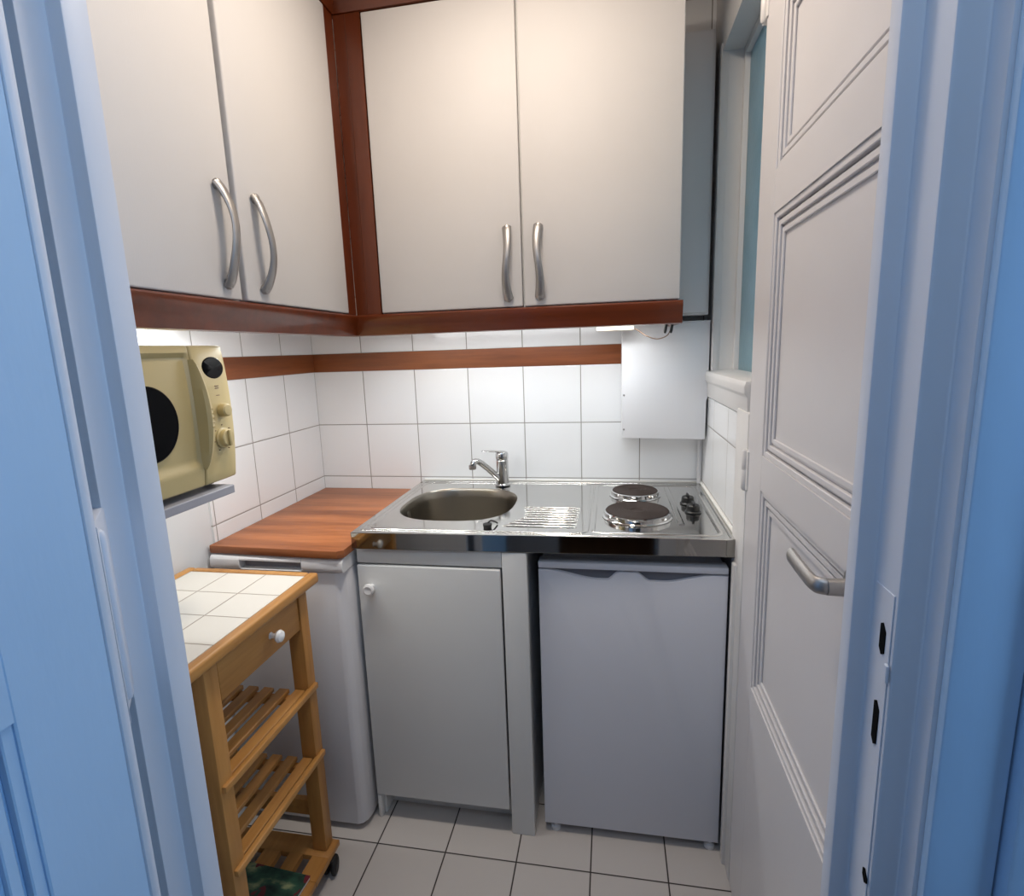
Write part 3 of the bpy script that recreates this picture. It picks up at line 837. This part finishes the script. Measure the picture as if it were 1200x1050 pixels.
# bottom board with slots
b = BM()
BX0, BX1, BY0, BY1, BZ = .014, .372, LY0-.01, LY1+.006, .071
slot = [(x, x+.028) for x in (.08, .155, .230, .295)]
box(b, BX0, BX1, BY0, -.862, BZ-.016, BZ, .002, 2)
box(b, BX0, BX1, -.795, BY1, BZ-.016, BZ, .002, 2)
prev = BX0
for (a, c) in slot+[(BX1, BX1)]:
    box(b, prev, a, -.862, -.795, BZ-.016, BZ); prev = c
obj('bottom_board', b, 'pine_y', t)
for (x, y) in ((.352, -.766), (.352, -1.07), (.048, -.762), (.048, -1.07)):
    b = BM()
    for s in (-.011, .011):
        lathe(b, [(0, -.007), (.018, -.007), (.0232, -.004), (.0245, 0), (.0232, .004), (.018, .007), (0, .007)], (x+s+.008, y-.006, .0247), (1, .25, 0), 28)
    lathe(b, [(0, 0), (.010, 0), (.010, .020), (0, .020)], (x, y, .0345), (0, 0, 1), 16)
    box(b, x-.012, x+.024, y-.022, y+.006, .0385, .0505, .004, 2)
    obj('caster', b, 'rubber', t)
# booklet lying on the bottom board
t = thing('picture_booklet', 'dark green illustrated booklet lying on the trolley bottom shelf', 'booklet', (.24, -.95, BZ))
b = BM()
c_, s_ = math.cos(math.radians(-4)), math.sin(math.radians(-4))
def rq(cx, cy, w, h): return [(cx+c_*x-s_*y, cy+s_*x+c_*y) for x, y in ((-w, -h), (w, -h), (w, h), (-w, h))]
prism(b, rq(.245, -.975, .100, .125), 2, BZ+.0004, BZ+.0084, .0008, 1); obj('pages', b, 'white_pl', t)
b = BM(); prism(b, rq(.245, -.975, .1015, .1265), 2, BZ+.0085, BZ+.0102, .0005, 1); obj('cover', b, 'booklet', t)

# ------------------------------------------------------------------ ceiling lamp
t = thing('ceiling_light', 'round white ceiling light in the middle of the kitchen', 'ceiling light', (.88, -.86, ZC))
b = BM(); lathe(b, [(0, 0), (.12, 0), (.12, .018), (.110, .022), (0, .022)], (.88, -.86, ZC-.0225), (0, 0, 1), 40); obj('base', b, 'white_pl', t)
b = BM(); lathe(b, [(0, -.05), (.05, -.046), (.085, -.032), (.105, -.010), (.108, 0), (0, 0)], (.88, -.86, ZC-.023), (0, 0, 1), 40); obj('shade', b, 'lamp', t)

# ------------------------------------------------------------------ lights
def area(name, loc, target, sx, sy, power, col):
    l = bpy.data.lights.new(name, 'AREA'); l.shape = 'RECTANGLE'; l.size = sx; l.size_y = sy
    l.energy = power; l.color = col
    o = bpy.data.objects.new(name, l); COL.objects.link(o); o.location = loc
    o.rotation_euler = (Vector(target)-Vector(loc)).to_track_quat('-Z', 'Y').to_euler()
    return o
area('hall_window_daylight', (2.58, -1.985, 1.6), (0, -1.985, 1.2), .68, 1.15, 15, (.38, .66, 1.0))
area('ceiling_lamp_light', (.88, -.86, 2.41), (.88, -.86, 0), .2, .2, 8.0, (1, .87, .73))
area('under_cabinet_tube_light', (.80, -.262, 1.430), (.80, -.262, 1.0), .80, .02, 2.3, (.97, 1, 1))
area('under_cabinet_tube_light', (.275, -.75, 1.430), (.22, -.75, 1.0), .02, .60, 2.5, (.97, 1, 1))
area('added_hall_fill', (.95, -2.15, 2.4), (.95, -1.2, .4), .5, .3, 4.2, (.62, .80, 1.0))  # added cool fill for the fridge and lower fronts, not a fitting

w = bpy.data.worlds.new('world'); SC.world = w; w.use_nodes = True
bg = w.node_tree.nodes['Background']; bg.inputs[0].default_value = (.45, .68, 1, 1); bg.inputs[1].default_value = .9

# ------------------------------------------------------------------ camera
cam = bpy.data.cameras.new('camera'); co = bpy.data.objects.new('camera', cam); COL.objects.link(co)
R = [[0.9838669675888044, -0.17889608681199126, 0.0014071996897177355], [0.17567475629111587, 0.9675781917870944, 0.18146851732483446], [-0.03382558336034412, -0.1782936703906596, 0.9833957479107581]]
mw = Matrix.Identity(4)
for i in range(3):
    mw[i][0] = R[i][0]; mw[i][1] = R[i][2]; mw[i][2] = -R[i][1]
mw[0][3], mw[1][3], mw[2][3] = 1.102262650008982, -1.8991741665639477, 1.37029011207306
co.matrix_world = mw
cam.sensor_fit = 'HORIZONTAL'; cam.sensor_width = 36; cam.lens = 19.12225; cam.clip_start = .02
SC.camera = co
vs = SC.view_settings
vs.view_transform = 'Standard'; vs.look = 'None'; vs.gamma = 1; vs.use_curve_mapping = False; vs.exposure = 0
